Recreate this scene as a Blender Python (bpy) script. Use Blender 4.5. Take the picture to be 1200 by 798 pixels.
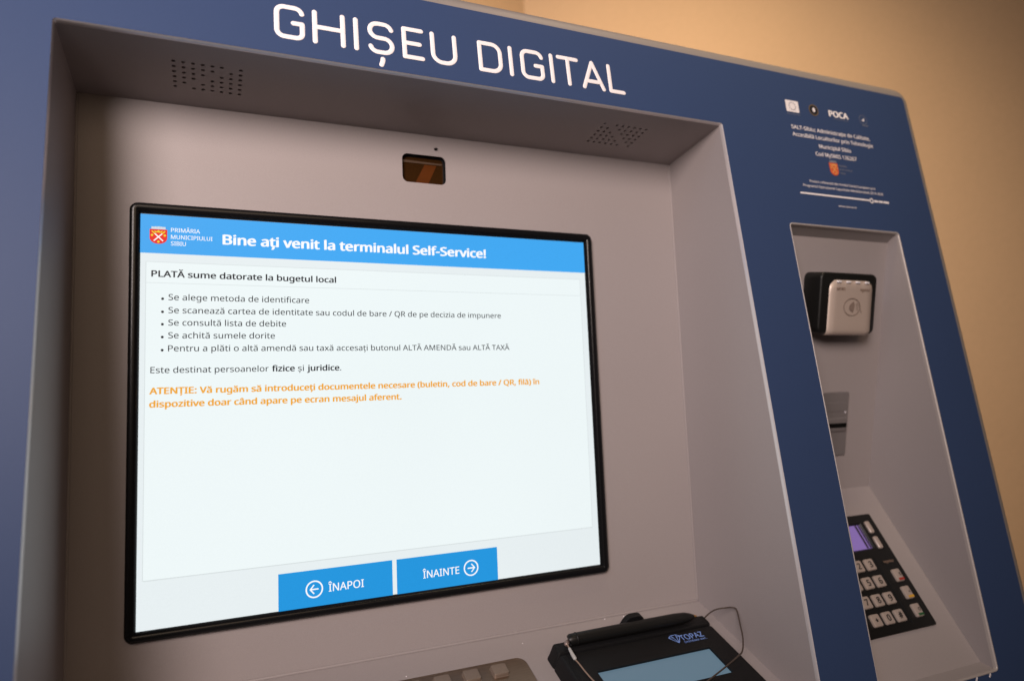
import bpy, bmesh, math, os, random
from mathutils import Vector, Matrix
from mathutils.geometry import tessellate_polygon

random.seed(4)
for o in list(bpy.data.objects):
    bpy.data.objects.remove(o, do_unlink=True)
scene = bpy.context.scene
COL = scene.collection

# ------------------------------------------------------------------ frame of the kiosk front
S = 0.4485                       # metres per working unit
LEAN = math.radians(9.0)         # the kiosk front leans back by this much
EYE = Vector((0.0, 0.0, 1.30))   # where the photographer's lens is
EX = Vector((1, 0, 0))
UF = Vector((0, math.sin(LEAN), math.cos(LEAN)))
NF = Vector((0, -math.cos(LEAN), math.sin(LEAN)))


def K(x, y, n):
    """kiosk coordinates (across, up the front, out of the front) to metres"""
    return EYE + (EX * x + UF * y + NF * n) * S


# ------------------------------------------------------------------ camera
cam = bpy.data.cameras.new('camera')
cam.lens = 24.39
cam.sensor_width = 36.0
cam.sensor_fit = 'HORIZONTAL'
cam.clip_start = 0.02
cam.clip_end = 60
cam.dof.use_dof = True
cam.dof.focus_distance = 0.545
cam.dof.aperture_fstop = 3.8
co = bpy.data.objects.new('camera', cam)
COL.objects.link(co)
right = (EX * 0.91757 + UF * -0.09276 + NF * 0.38659).normalized()
fwd = (EX * 0.39756 + UF * 0.21799 + NF * -0.89131)
fwd = (fwd - right * fwd.dot(right)).normalized()
up = right.cross(fwd)
mw = Matrix((right, up, -fwd)).transposed().to_4x4()
mw.translation = EYE
co.matrix_world = mw
scene.camera = co

# ------------------------------------------------------------------ world and lamps
world = bpy.data.worlds.new('World')
scene.world = world
world.use_nodes = True
wb = world.node_tree.nodes['Background']
wb.inputs[0].default_value = (1.0, 0.70, 0.46, 1)
wb.inputs[1].default_value = 0.028


def area(name, loc, target, power, size, color, size_y=None):
    l = bpy.data.lights.new(name, 'AREA')
    l.energy = power
    l.shape = 'RECTANGLE' if size_y else 'DISK'
    l.size = size
    if size_y:
        l.size_y = size_y
    l.color = color
    o = bpy.data.objects.new(name, l)
    COL.objects.link(o)
    o.location = loc
    o.rotation_euler = (Vector(target) - Vector(loc)).to_track_quat('-Z', 'Y').to_euler()
    return o


def spot(name, loc, target, power, radius, cone, blend, color):
    l = bpy.data.lights.new(name, 'SPOT')
    l.energy = power
    l.shadow_soft_size = radius
    l.spot_size = math.radians(cone)
    l.spot_blend = blend
    l.color = color
    o = bpy.data.objects.new(name, l)
    COL.objects.link(o)
    o.location = loc
    o.rotation_euler = (Vector(target) - Vector(loc)).to_track_quat('-Z', 'Y').to_euler()
    return o


KEYDIR = (EX * -0.62 + UF * 0.24 + NF * 1.0).normalized()
MID = K(0.30, 0.35, -1.1)
spot('ceiling_light', MID + KEYDIR * 1.5, K(0.16, 0.82, -1.1), 132.0, 0.32, 62, 1.0, (1.0, 0.845, 0.79))
spot('wall_light', K(1.1, 2.3, -0.4), K(1.60, 0.80, -2.3), 24.0, 0.10, 96, 1.0, (1.0, 0.78, 0.50))
area('window_light', K(-3.2, 3.2, 1.8), K(0.5, 0.2, -1.0), 5.0, 1.0, (0.50, 0.72, 1.0))
area('warm_fill', K(0.1, 1.3, 2.9), K(-0.1, 0.6, -1.1), 4.6, 0.9, (1.0, 0.72, 0.48))  # unseen warm fill, added to lift the shaded parts like wall bounce

scene.view_settings.view_transform = 'Standard'
scene.view_settings.look = 'None'
scene.view_settings.exposure = 0.0
scene.view_settings.gamma = 1.0
scene.render.engine = 'CYCLES'
scene.cycles.max_bounces = 8


# ------------------------------------------------------------------ materials
def lin(r, g, b):
    f = lambda c: (c / 255 / 12.92) if c / 255 <= 0.04045 else ((c / 255 + 0.055) / 1.055) ** 2.4
    return (f(r), f(g), f(b), 1)


def mat(name, col, rough=0.5, metal=0.0, spec=0.5, grain=0.0, gscale=900, bump=0.0, vary=0.0, vscale=6,
        coat=0.0, bdist=0.0004, emit=None, estr=1.0, streak=False):
    m = bpy.data.materials.new(name)
    m.use_nodes = True
    nt = m.node_tree
    b = nt.nodes['Principled BSDF']
    c = tuple(col) if len(col) == 4 else (*col, 1)
    b.inputs['Base Color'].default_value = c
    b.inputs['Roughness'].default_value = rough
    b.inputs['Metallic'].default_value = metal
    b.inputs['Specular IOR Level'].default_value = spec
    b.inputs['Coat Weight'].default_value = coat
    tc = nt.nodes.new('ShaderNodeTexCoord')
    if grain or vary:
        n1 = nt.nodes.new('ShaderNodeTexNoise')
        n1.inputs['Scale'].default_value = gscale
        n1.inputs['Detail'].default_value = 2
        n2 = nt.nodes.new('ShaderNodeTexNoise')
        n2.inputs['Scale'].default_value = vscale
        n2.inputs['Detail'].default_value = 5
        if streak:
            mp = nt.nodes.new('ShaderNodeMapping')
            mp.inputs['Scale'].default_value = (0.04, 1, 1)
            nt.links.new(tc.outputs['Object'], mp.inputs[0])
            nt.links.new(mp.outputs[0], n1.inputs['Vector'])
        else:
            nt.links.new(tc.outputs['Object'], n1.inputs['Vector'])
        nt.links.new(tc.outputs['Object'], n2.inputs['Vector'])
        ma = nt.nodes.new('ShaderNodeMath'); ma.operation = 'MULTIPLY_ADD'
        ma.inputs[1].default_value = grain * 2
        ma.inputs[2].default_value = 1 - grain
        nt.links.new(n1.outputs['Fac'], ma.inputs[0])
        mb = nt.nodes.new('ShaderNodeMath'); mb.operation = 'MULTIPLY_ADD'
        mb.inputs[1].default_value = vary * 2
        mb.inputs[2].default_value = 1 - vary
        nt.links.new(n2.outputs['Fac'], mb.inputs[0])
        mm = nt.nodes.new('ShaderNodeMath'); mm.operation = 'MULTIPLY'
        nt.links.new(ma.outputs[0], mm.inputs[0]); nt.links.new(mb.outputs[0], mm.inputs[1])
        mx = nt.nodes.new('ShaderNodeVectorMath'); mx.operation = 'SCALE'
        mx.inputs[0].default_value = c[:3]
        nt.links.new(mm.outputs[0], mx.inputs['Scale'])
        nt.links.new(mx.outputs[0], b.inputs['Base Color'])
        if bump:
            bp = nt.nodes.new('ShaderNodeBump')
            bp.inputs['Strength'].default_value = bump
            bp.inputs['Distance'].default_value = bdist
            nt.links.new(n1.outputs['Fac'], bp.inputs['Height'])
            nt.links.new(bp.outputs[0], b.inputs['Normal'])
    if emit:
        b.inputs['Emission Color'].default_value = emit
        b.inputs['Emission Strength'].default_value = estr
    return m


M = {}
M['grey'] = mat('grey_powder_coat', (0.335, 0.300, 0.302), 0.48, 0.0, 0.35, grain=0.10, gscale=1600, bump=0.25, vary=0.03)
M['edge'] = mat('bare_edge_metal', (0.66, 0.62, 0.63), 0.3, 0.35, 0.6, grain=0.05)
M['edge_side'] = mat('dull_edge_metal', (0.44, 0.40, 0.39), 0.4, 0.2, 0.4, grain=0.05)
M['rim'] = mat('grey_rim_paint', (0.27, 0.24, 0.225), 0.45, 0.1, grain=0.08, gscale=1500)
M['blue'] = mat('blue_vinyl_film', (0.034, 0.060, 0.142), 0.5, 0, 0.2, grain=0.10, gscale=1800, bump=0.15, vary=0.05)
M['white_ink'] = mat('white_vinyl_lettering', (0.86, 0.82, 0.84), 0.5)
M['print_white'] = mat('white_print', (0.78, 0.74, 0.77), 0.6)
M['print_grey'] = mat('grey_print', (0.20, 0.21, 0.26), 0.6)
M['print_gold'] = mat('dull_gold_print', (0.16, 0.11, 0.05), 0.6)
M['print_dark'] = mat('dark_print', (0.012, 0.012, 0.02), 0.6)
M['print_red'] = mat('orange_red_print', (0.62, 0.11, 0.04), 0.6)
M['print_yellow'] = mat('ochre_print', (0.75, 0.38, 0.12), 0.6)
M['black'] = mat('black_plastic', (0.008, 0.008, 0.008), 0.4, 0, 0.3, grain=0.2, gscale=1500, bump=0.2)
M['pad_black'] = mat('matt_black_plastic', (0.008, 0.008, 0.009), 0.5, 0, 0.2, grain=0.3, gscale=2500, bump=0.5)
M['bezel'] = mat('satin_black_bezel', (0.006, 0.006, 0.007), 0.24, 0, 0.28)
M['dark'] = mat('dark_cavity', (0.004, 0.004, 0.004), 0.8, 0, 0.1)
M['gasket'] = mat('black_gasket', (0.006, 0.007, 0.009), 0.7, 0, 0.2)
M['brown'] = mat('amber_brown_glass', (0.030, 0.012, 0.003), 0.10, 0, 0.35, grain=0.2, gscale=400)
M['orange'] = mat('amber_reflection_paint', (0.085, 0.024, 0.005), 0.2, 0, 0.2, vary=0.2, vscale=60)  # colour of the painted reflection in the camera window
M['tan'] = mat('tan_sensor_plate', (0.07, 0.038, 0.02), 0.5)
M['wall'] = mat('ochre_wall_paint', (0.66, 0.45, 0.27), 0.8, 0, 0.2, grain=0.04, gscale=110, bump=0.22, vary=0.08, vscale=3.0, bdist=0.003)
M['floor'] = mat('floor_tile', (0.30, 0.24, 0.19), 0.4, 0, 0.4, vary=0.2, vscale=3)
M['ceil'] = mat('ceiling_paint', (0.75, 0.70, 0.62), 0.8, vary=0.03)
M['steel'] = mat('brushed_steel', (0.31, 0.225, 0.17), 0.36, 0.9, 0.5, grain=0.22, gscale=1400, bump=0.15, vary=0.12, vscale=20, streak=True)
M['steel_plate'] = mat('satin_steel_plate', (0.27, 0.25, 0.25), 0.35, 0.5, 0.5, grain=0.1, gscale=1200, vary=0.1, vscale=30)
M['silver'] = mat('champagne_silver_plastic', (0.56, 0.46, 0.40), 0.38, 0.25, 0.5, grain=0.05, gscale=1800)
M['led'] = mat('clear_lamp_lens', (0.75, 0.73, 0.78), 0.15, 0, 0.7)
M['key'] = mat('metal_key_cap', (0.50, 0.42, 0.38), 0.35, 0.3, 0.5, grain=0.08, gscale=1500)
M['keyink'] = mat('key_ink', (0.012, 0.010, 0.010), 0.6)
M['engrave'] = mat('engraved_grey', (0.25, 0.17, 0.13), 0.6)
M['label_light'] = mat('light_engraving', (0.50, 0.46, 0.44), 0.5)
M['red'] = mat('red_key_mark', (0.35, 0.03, 0.02), 0.5)
M['yellow'] = mat('yellow_key_mark', (0.62, 0.34, 0.03), 0.5)
M['green'] = mat('green_key_mark', (0.015, 0.09, 0.03), 0.5)
M['cord'] = mat('dark_wire_cord', (0.075, 0.055, 0.045), 0.4, 0.3)
M['cord_pale'] = mat('pale_wire_cord', (0.34, 0.25, 0.20), 0.4, 0.3)
M['sleeve'] = mat('clear_crimp_sleeve', (0.42, 0.42, 0.42), 0.25, 0, 0.6)
M['brass'] = mat('brass_tip', (0.75, 0.42, 0.15), 0.25, 0.9)
M['logo_blue'] = mat('pale_blue_print', (0.20, 0.34, 0.80), 0.5)


def glow(name, rgb, strength=1.0, rough=0.35, spec=0.12):
    return mat(name, (0.004, 0.004, 0.004), rough, 0, spec, emit=lin(*rgb), estr=strength)


def lcd(name, rgb, strength, fine=0.03):
    """lit panel with the faint unevenness of a liquid crystal panel"""
    m = glow(name, rgb, strength)
    nt = m.node_tree
    b = nt.nodes['Principled BSDF']
    tc = nt.nodes.new('ShaderNodeTexCoord')
    n = nt.nodes.new('ShaderNodeTexNoise'); n.inputs['Scale'].default_value = 4.0
    n2 = nt.nodes.new('ShaderNodeTexNoise'); n2.inputs['Scale'].default_value = 1500.0
    nt.links.new(tc.outputs['Object'], n.inputs['Vector']); nt.links.new(tc.outputs['Object'], n2.inputs['Vector'])
    a = nt.nodes.new('ShaderNodeMath'); a.operation = 'MULTIPLY_ADD'; a.inputs[1].default_value = fine * 2 * strength
    a.inputs[2].default_value = strength * (1 - fine * 2)
    nt.links.new(n.outputs['Fac'], a.inputs[0])
    a2 = nt.nodes.new('ShaderNodeMath'); a2.operation = 'MULTIPLY_ADD'; a2.inputs[1].default_value = fine * 2 * strength
    nt.links.new(n2.outputs['Fac'], a2.inputs[0]); nt.links.new(a.outputs[0], a2.inputs[2])
    # a liquid crystal panel sends its light forward and little of it sideways
    lw = nt.nodes.new('ShaderNodeLayerWeight'); lw.inputs['Blend'].default_value = 0.5
    mr = nt.nodes.new('ShaderNodeMapRange'); mr.interpolation_type = 'SMOOTHSTEP'
    mr.inputs['From Min'].default_value = 0.80; mr.inputs['From Max'].default_value = 0.38
    nt.links.new(lw.outputs['Facing'], mr.inputs['Value'])
    a3 = nt.nodes.new('ShaderNodeMath'); a3.operation = 'MULTIPLY'
    nt.links.new(a2.outputs[0], a3.inputs[0]); nt.links.new(mr.outputs[0], a3.inputs[1])
    nt.links.new(a3.outputs[0], b.inputs['Emission Strength'])
    return m


M['lcd_page'] = lcd('lit_page', (231, 239, 241), 1.0, 0.045)
M['lcd_box'] = lcd('lit_box', (238, 247, 248), 1.0, 0.035)
M['lcd_line'] = glow('lit_rule', (214, 222, 223))
M['lcd_blue'] = lcd('lit_blue_bar', (64, 168, 242), 1.0, 0.08)
M['lcd_button'] = lcd('lit_blue_button', (34, 150, 222), 1.0, 0.08)
M['lcd_white'] = glow('lit_white', (252, 253, 255))
M['lcd_text'] = glow('lit_dark_text', (34, 36, 42))
M['lcd_bold'] = glow('lit_black_text', (38, 40, 46))
M['lcd_orange'] = glow('lit_orange_text', (240, 170, 56))
M['lcd_red'] = glow('lit_red', (232, 44, 34))
M['lcd_yellow'] = glow('lit_yellow', (240, 208, 40))
M['lcd_grey'] = glow('lit_grey', (214, 220, 226))
M['lcd_shade'] = glow('lit_dark_grey', (120, 134, 148))
M['pad_lcd'] = mat('pad_liquid_crystal', (0.07, 0.10, 0.115), 0.3, 0, 0.4, emit=lin(82, 110, 130), estr=0.75, vary=0.1, vscale=14, grain=0.02)
M['purple'] = mat('violet_display', (0.05, 0.04, 0.08), 0.35, 0, 0.3, emit=lin(142, 112, 184), estr=0.68)
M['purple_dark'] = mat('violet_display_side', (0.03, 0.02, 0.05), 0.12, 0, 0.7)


# ------------------------------------------------------------------ geometry helpers
class Frame:
    """a plane: origin and three directions in working units, mapped to metres"""
    def __init__(self, ox, oy, on, up_y, up_n, out_y, out_n):
        self.m = Matrix.Identity(4)
        o = K(ox, oy, on)
        u = (UF * up_y + NF * up_n).normalized()
        w = EX.cross(u)
        if w.dot(UF * out_y + NF * out_n) < 0:
            w = -w
        for i in range(3):
            self.m[i][0] = EX[i] * S; self.m[i][1] = u[i] * S; self.m[i][2] = w[i] * S; self.m[i][3] = o[i]
        self.flip = self.m.to_3x3().determinant() < 0

    def p(self, x, y, z=0.0):
        return self.m @ Vector((x, y, z))


FACE = Frame(0, 0, -1.0, 1, 0, 0, 1)
T = math.radians(7.5)
BACK = Frame(0, 0.7035, -1.184, math.cos(T), math.sin(T), 0, 1)
SHELF = Frame(0, -0.2545, -1.310, -0.1209, 0.2152, 0.5, 0.5)      # y runs down the shelf to its front edge
SIDE_BACK = Frame(0, 0.4823, -1.0296, 0.5358, 0.1795, 0, 1)
SIDE_SHELF = Frame(0, -0.0535, -1.2091, -0.3557, 0.1792, 0.5, 0.5)
SOFFIT = Frame(0, 0.7035, -1.0, 0, -1, -1, 0)                      # y runs into the recess
WORLDPOS = {}


def empty(name, loc):
    o = bpy.data.objects.new(name, None)
    o.empty_display_size = 0.05
    COL.objects.link(o)
    o.location = loc
    WORLDPOS[o] = Vector(loc)
    return o


def group_part(name, parent):
    o = bpy.data.objects.new(name, None)
    COL.objects.link(o)
    o.parent = parent
    WORLDPOS[o] = WORLDPOS[parent].copy()
    return o


def tag(o, label, cat, group=None):
    o['label'] = label
    o['category'] = cat
    if group:
        o['group'] = group


class MB:
    def __init__(self):
        self.v = []; self.f = []; self.mi = []

    def add(self, verts, faces, mi=0):
        b = len(self.v)
        self.v += [Vector(v) for v in verts]
        self.f += [[b + i for i in f] for f in faces]
        self.mi += [mi] * len(faces)

    def loops(self, loops, mi=0, cap0=False, cap1=True, closed=True):
        """skin between successive loops of equal length"""
        n = len(loops[0])
        vs = [p for l in loops for p in l]
        fs = []
        for k in range(len(loops) - 1):
            for i in range(n if closed else n - 1):
                j = (i + 1) % n
                fs.append([k * n + i, k * n + j, (k + 1) * n + j, (k + 1) * n + i])
        if cap0:
            fs.append(list(range(n))[::-1])
        if cap1:
            fs.append([(len(loops) - 1) * n + i for i in range(n)])
        self.add(vs, fs, mi)

    def sheet(self, frame, outer, holes, z, mi=0):
        polys = [[Vector((x, y, 0)) for x, y in l] for l in [outer] + holes]
        tris = tessellate_polygon(polys)
        flat = [frame.p(q.x, q.y, z) for l in polys for q in l]
        self.add(flat, [list(t) for t in tris], mi)

    def box(self, frame, x0, x1, y0, y1, z0, z1, mi=0):
        v = [frame.p(x, y, z) for z in (z0, z1) for x, y in ((x0, y0), (x1, y0), (x1, y1), (x0, y1))]
        self.add(v, [[3, 2, 1, 0], [4, 5, 6, 7], [0, 1, 5, 4], [1, 2, 6, 5], [2, 3, 7, 6], [3, 0, 4, 7]], mi)

    def build(self, name, mats, parent=None, smooth=35, origin=None, fix=True):
        me = bpy.data.meshes.new(name)
        base = WORLDPOS[parent] if parent else Vector((0, 0, 0))
        loc = origin if origin is not None else base
        me.from_pydata([v - loc for v in self.v], [], self.f)
        if not isinstance(mats, (list, tuple)):
            mats = [mats]
        for m in mats:
            me.materials.append(m)
        me.polygons.foreach_set('material_index', self.mi)
        if fix:
            bm = bmesh.new(); bm.from_mesh(me)
            bmesh.ops.remove_doubles(bm, verts=bm.verts, dist=1e-6)
            bmesh.ops.recalc_face_normals(bm, faces=bm.faces)
            bm.to_mesh(me); bm.free()
        if smooth:
            me.shade_smooth()
            me.set_sharp_from_angle(angle=math.radians(smooth))
        o = bpy.data.objects.new(name, me)
        COL.objects.link(o)
        if parent:
            o.parent = parent
            o.location = loc - base
        else:
            o.location = loc
        WORLDPOS[o] = loc.copy()
        return o


def rrect(x0, x1, y0, y1, r, n=5, inset=0.0):
    x0 += inset; x1 -= inset; y0 += inset; y1 -= inset
    r = max(r - inset, 0.0002)
    pts = []
    for cx, cy, a in ((x1 - r, y0 + r, -90), (x1 - r, y1 - r, 0), (x0 + r, y1 - r, 90), (x0 + r, y0 + r, 180)):
        for k in range(n + 1):
            t = math.radians(a + 90 * k / n)
            pts.append((cx + r * math.cos(t), cy + r * math.sin(t)))
    return pts


def plate(mb, frame, x0, x1, y0, y1, r, profile, mi=0, n=5, cap0=False, cap1=True):
    """rounded rectangle swept through (inset, z) pairs"""
    mb.loops([[frame.p(x, y, z) for x, y in rrect(x0, x1, y0, y1, r, n, ins)] for ins, z in profile], mi, cap0, cap1)


def circle(cx, cy, r, n=24, ry=None, a0=0):
    return [(cx + r * math.cos(a0 + 2 * math.pi * k / n), cy + (ry or r) * math.sin(a0 + 2 * math.pi * k / n)) for k in range(n)]


def smooth_path(pts, sub=6):
    P = [Vector(p) for p in pts]
    out = []
    for i in range(len(P) - 1):
        p0 = P[max(i - 1, 0)]; p1 = P[i]; p2 = P[i + 1]; p3 = P[min(i + 2, len(P) - 1)]
        for k in range(sub):
            t = k / sub
            out.append(0.5 * ((2 * p1) + (p2 - p0) * t + (2 * p0 - 5 * p1 + 4 * p2 - p3) * t * t + (3 * p1 - p0 - 3 * p2 + p3) * t ** 3))
    out.append(P[-1])
    return out


def tube(mb, path, radii, seg=10, mi=0, flat=None, caps=3):
    """tube with rounded ends; flat=(normal, factor) squashes it along a direction"""
    P = [Vector(p) for p in path]
    if not isinstance(radii, (list, tuple)):
        radii = [radii] * len(P)
    rings = []
    d0 = (P[1] - P[0]).normalized(); d1 = (P[-1] - P[-2]).normalized()
    stations = []
    for k in range(caps):
        a = math.pi / 2 * (k + 0.15) / caps
        stations.append((P[0] - d0 * radii[0] * math.cos(a), d0, radii[0] * math.sin(a)))
    for i, p in enumerate(P):
        d = (P[min(i + 1, len(P) - 1)] - P[max(i - 1, 0)]).normalized()
        stations.append((p, d, radii[i]))
    for k in range(caps):
        a = math.pi / 2 * (caps - 1 - k + 0.15) / caps
        stations.append((P[-1] + d1 * radii[-1] * math.cos(a), d1, radii[-1] * math.sin(a)))
    ref = None
    for p, d, r in stations:
        if flat:
            w = flat[0]; side = d.cross(w).normalized(); upv = w * flat[1]
        else:
            if ref is None:
                ref = Vector((0.13, 0.2, 0.97)).cross(d).normalized()
            side = (ref - d * ref.dot(d)).normalized(); ref = side
            upv = d.cross(side)
        rings.append([p + side * (r * math.cos(2 * math.pi * k / seg)) + upv * (r * math.sin(2 * math.pi * k / seg)) for k in range(seg)])
    mb.loops(rings, mi, True, True)


# ------------------------------------------------------------------ lettering
def load_font():
    d = bpy.utils.system_resource('DATAFILES', path='fonts')
    for n in ('NotoSansHebrew-Regular.woff2', 'Inter.woff2'):
        try:
            return bpy.data.fonts.load(os.path.join(d, n))
        except Exception:
            pass
    return None


FONT = load_font()
CAP = 0.714


def text_polys(body, bold=0.0, spacing=1.0):
    c = bpy.data.curves.new('t', 'FONT')
    if FONT:
        c.font = FONT
    c.body = body
    c.resolution_u = 3
    c.space_character = spacing
    o = bpy.data.objects.new('t', c)
    COL.objects.link(o)
    dg = bpy.context.evaluated_depsgraph_get()
    me = bpy.data.meshes.new_from_object(o.evaluated_get(dg))
    v0 = [v.co.copy() for v in me.vertices]; f0 = [list(p.vertices) for p in me.polygons]
    vs = list(v0); fs = list(f0)
    if bold:                      # heavier weight: the same outlines again, shifted a hair and laid over
        for i, (dx, dy) in enumerate(((1, 0), (-1, 0), (0.7, 0.6), (-0.7, -0.6))):
            b0 = len(vs)
            vs += [Vector((v.x + dx * bold, v.y + dy * bold, 0.02 * (i + 1))) for v in v0]
            fs += [[b0 + q for q in f] for f in f0]
    bpy.data.objects.remove(o); bpy.data.curves.remove(c); bpy.data.meshes.remove(me)
    return vs, fs


def put_text(mb, frame, body, x0, base, cap, z, x1=None, xc=None, bold=0.0, mi=0, ydir=1, spacing=1.0, only=None):
    vs, fs = text_polys(body, bold, spacing)
    if not vs:
        return
    k = cap / CAP
    lo = min(v.x for v in vs); hi = max(v.x for v in vs)
    kx = k
    if x1 is not None:
        kx = (x1 - x0) / (hi - lo)
    if xc is not None:
        x0 = xc - kx * (hi - lo) / 2
    mb.add([frame.p(x0 + (v.x - lo) * kx, base + ydir * v.y * k, z + v.z * 0.003) for v in vs], fs, mi)


def text_obj(name, frame, body, x0, base, cap, z, m, parent, **kw):
    mb = MB()
    put_text(mb, frame, body, x0, base, cap, z, **kw)
    return mb.build(name, m, parent, smooth=0, fix=False)


# ================================================================== SETTING
def quad_obj(name, pts, m):
    mb = MB()
    mb.add(pts, [list(range(len(pts)))])
    o = mb.build(name, m, None, smooth=0)
    o['kind'] = 'structure'
    return o


def wall_box(name, a, b, thick, z0, z1, m):
    d = Vector((b[0] - a[0], b[1] - a[1], 0)).normalized()
    nrm = Vector((-d.y, d.x, 0)) * thick
    A = Vector((a[0], a[1], z0)); B = Vector((b[0], b[1], z0)); H = Vector((0, 0, z1 - z0))
    mb = MB()
    v = [A, B, B + nrm, A + nrm]
    v += [p + H for p in v]
    mb.add(v, [[3, 2, 1, 0], [4, 5, 6, 7], [0, 1, 5, 4], [1, 2, 6, 5], [2, 3, 7, 6], [3, 0, 4, 7]])
    o = mb.build(name, m, None, smooth=0)
    o['kind'] = 'structure'
    return o


# the corner of the room lies behind the kiosk
corner = Vector((0.58, 1.22, 0))
wall_box('wall_right', (corner.x + 3.2 * math.cos(math.radians(-33)), corner.y + 3.2 * math.sin(math.radians(-33))), (corner.x, corner.y), -0.12, 0, 2.9, M['wall'])
wall_box('wall_left', (corner.x, corner.y), (corner.x - 3.4 * math.cos(math.radians(28)), corner.y - 3.4 * math.sin(math.radians(28))), -0.12, 0, 2.9, M['wall'])
quad_obj('floor', [(-5, -5, 0), (5, -5, 0), (5, 3, 0), (-5, 3, 0)], M['floor'])

# ================================================================== KIOSK
kiosk = empty('self_service_kiosk', Vector((K(0.4, -1.2, -1.4).x, K(0, -1.2, -1.4).y, 0)))
tag(kiosk, 'large blue and grey self-service payment kiosk with lit touch screen, standing before the ochre wall', 'kiosk')

XL, XR = -0.2021, 0.9625            # main recess
R2L, R2R = 1.0995, 1.417            # side recess
TOPY = 0.7035; BOTY = -0.4295
R2T, R2B = 0.4925, -0.4175
RIM = 0.035
OX0, OX1, OY0, OY1 = -0.74 - RIM, 1.545 + RIM, -1.15, 0.8555 + RIM

# steel cabinet with rounded rim
mb = MB()
prof = []
for k in range(7):
    a = math.pi / 2 * k / 6
    prof.append((RIM * (1 - math.sin(a)), -RIM * (1 - math.cos(a)))) if False else None
prof = [(RIM - RIM * math.sin(math.pi / 2 * k / 7), -RIM + RIM * math.cos(math.pi / 2 * k / 7)) for k in range(8)]
prof += [(0, -0.30), (0, -0.62)]
rings = [[FACE.p(x, y, z) for x, y in rrect(OX0, OX1, OY0, OY1, RIM + 0.012, 6, ins)] for ins, z in prof]
mb.loops(rings, 0, False, True)
mb.sheet(FACE, rrect(OX0, OX1, OY0, OY1, RIM + 0.012, 6, RIM),
         [rrect(XL, XR, BOTY, TOPY, 0.003, 2, -0.0008), rrect(R2L, R2R, R2B, R2T, 0.004, 2, -0.0030)], 0.0)
mb.build('cabinet', M['rim'], kiosk)

# pedestal below the front
mb = MB()
pb = K(0, -1.15, -1.05)
x0 = K(OX0 + 0.05, 0, 0).x; x1 = K(OX1 - 0.05, 0, 0).x
yb0 = pb.y + 0.02; yb1 = pb.y + 0.30
bz = [(x0, yb0), (x1, yb0), (x1, yb1), (x0, yb1)]
mb.loops([[Vector((x, y, 0)) for x, y in bz], [Vector((x, y, pb.z + 0.02)) for x, y in bz]], 0, True, True)
mb.build('pedestal', M['grey'], kiosk)

# blue vinyl film on the front
mb = MB()
FO = rrect(OX0, OX1, OY0, OY1, RIM + 0.012, 6, RIM + 0.001)
H1 = rrect(XL, XR, BOTY, TOPY, 0.003, 2, -0.0012)
H2 = rrect(R2L, R2R, R2B, R2T, 0.004, 2, -0.0040)
mb.sheet(FACE, FO, [H1, H2], 0.0012)
for l in (FO, H1, H2):
    mb.loops([[FACE.p(x, y, 0.0) for x, y in l], [FACE.p(x, y, 0.0012) for x, y in l]], 0, False, False)
mb.build('front_film', M['blue'], kiosk)

# bare metal edges round both openings
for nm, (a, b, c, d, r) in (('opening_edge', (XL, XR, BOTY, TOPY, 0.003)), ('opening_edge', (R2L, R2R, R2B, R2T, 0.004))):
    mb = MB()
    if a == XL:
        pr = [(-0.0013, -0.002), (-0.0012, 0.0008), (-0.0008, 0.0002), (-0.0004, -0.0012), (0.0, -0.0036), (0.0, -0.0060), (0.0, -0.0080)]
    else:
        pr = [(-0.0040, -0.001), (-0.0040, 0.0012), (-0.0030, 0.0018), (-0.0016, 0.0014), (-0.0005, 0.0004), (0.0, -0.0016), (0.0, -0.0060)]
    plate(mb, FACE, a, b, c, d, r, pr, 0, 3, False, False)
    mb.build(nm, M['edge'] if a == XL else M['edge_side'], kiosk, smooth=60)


def kquad(mb, pts, mi=0):
    mb.add([K(*p) for p in pts], [[0, 1, 2, 3]], mi)


def sheetmetal(name, pts, thick, m=None):
    """a folded sheet given by four kiosk points, with a thickness away from the recess"""
    P = [K(*p) for p in pts]
    n = (P[1] - P[0]).cross(P[3] - P[0]).normalized() * thick * S
    mb = MB()
    v = P + [p + n for p in P]
    mb.add(v, [[3, 2, 1, 0], [4, 5, 6, 7], [0, 1, 5, 4], [1, 2, 6, 5], [2, 3, 7, 6], [3, 0, 4, 7]])
    return mb.build(name, m or M['grey'], kiosk, smooth=0)


# main recess: sides, back, soffit, shelf
zb = lambda y: -1.184 - (0.7035 - y) * math.tan(T)
CY, CN = -0.2545, -1.310
side = [(TOPY, -1.008), (TOPY, -1.184), (CY, CN), (BOTY + 0.0035, -1.008)]
for x, sgn in ((XL, -1), (XR, 1)):
    mb = MB()
    for dx in (0, sgn * 0.006):
        mb.add([K(x + dx, y, n) for y, n in side], [[0, 1, 2, 3]])
    mb.build('recess_side', M['grey'], kiosk, smooth=0)

# back panel with cut-outs for the camera window, the pinhole and the screen
bh = (0.7035 - CY) / math.cos(T)
CW = (0.3367, 0.4244, -0.0975, -0.0408)
outer = [(XL, 0), (XR, 0), (XR, -bh), (XL, -bh)]
win = rrect(*CW[:2], CW[2], CW[3], 0.011, 6)
dot = rrect(0.4015, 0.4100, -0.0292, -0.0232, 0.0024, 4)
mb = MB()
mb.sheet(BACK, outer, [win, dot], 0.0)
for l in (win, dot):
    mb.loops([[BACK.p(x, y, 0) for x, y in l], [BACK.p(x, y, -0.007) for x, y in l]], 0, False, False)
mb.build('back_panel', M['grey'], kiosk, smooth=0)
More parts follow.
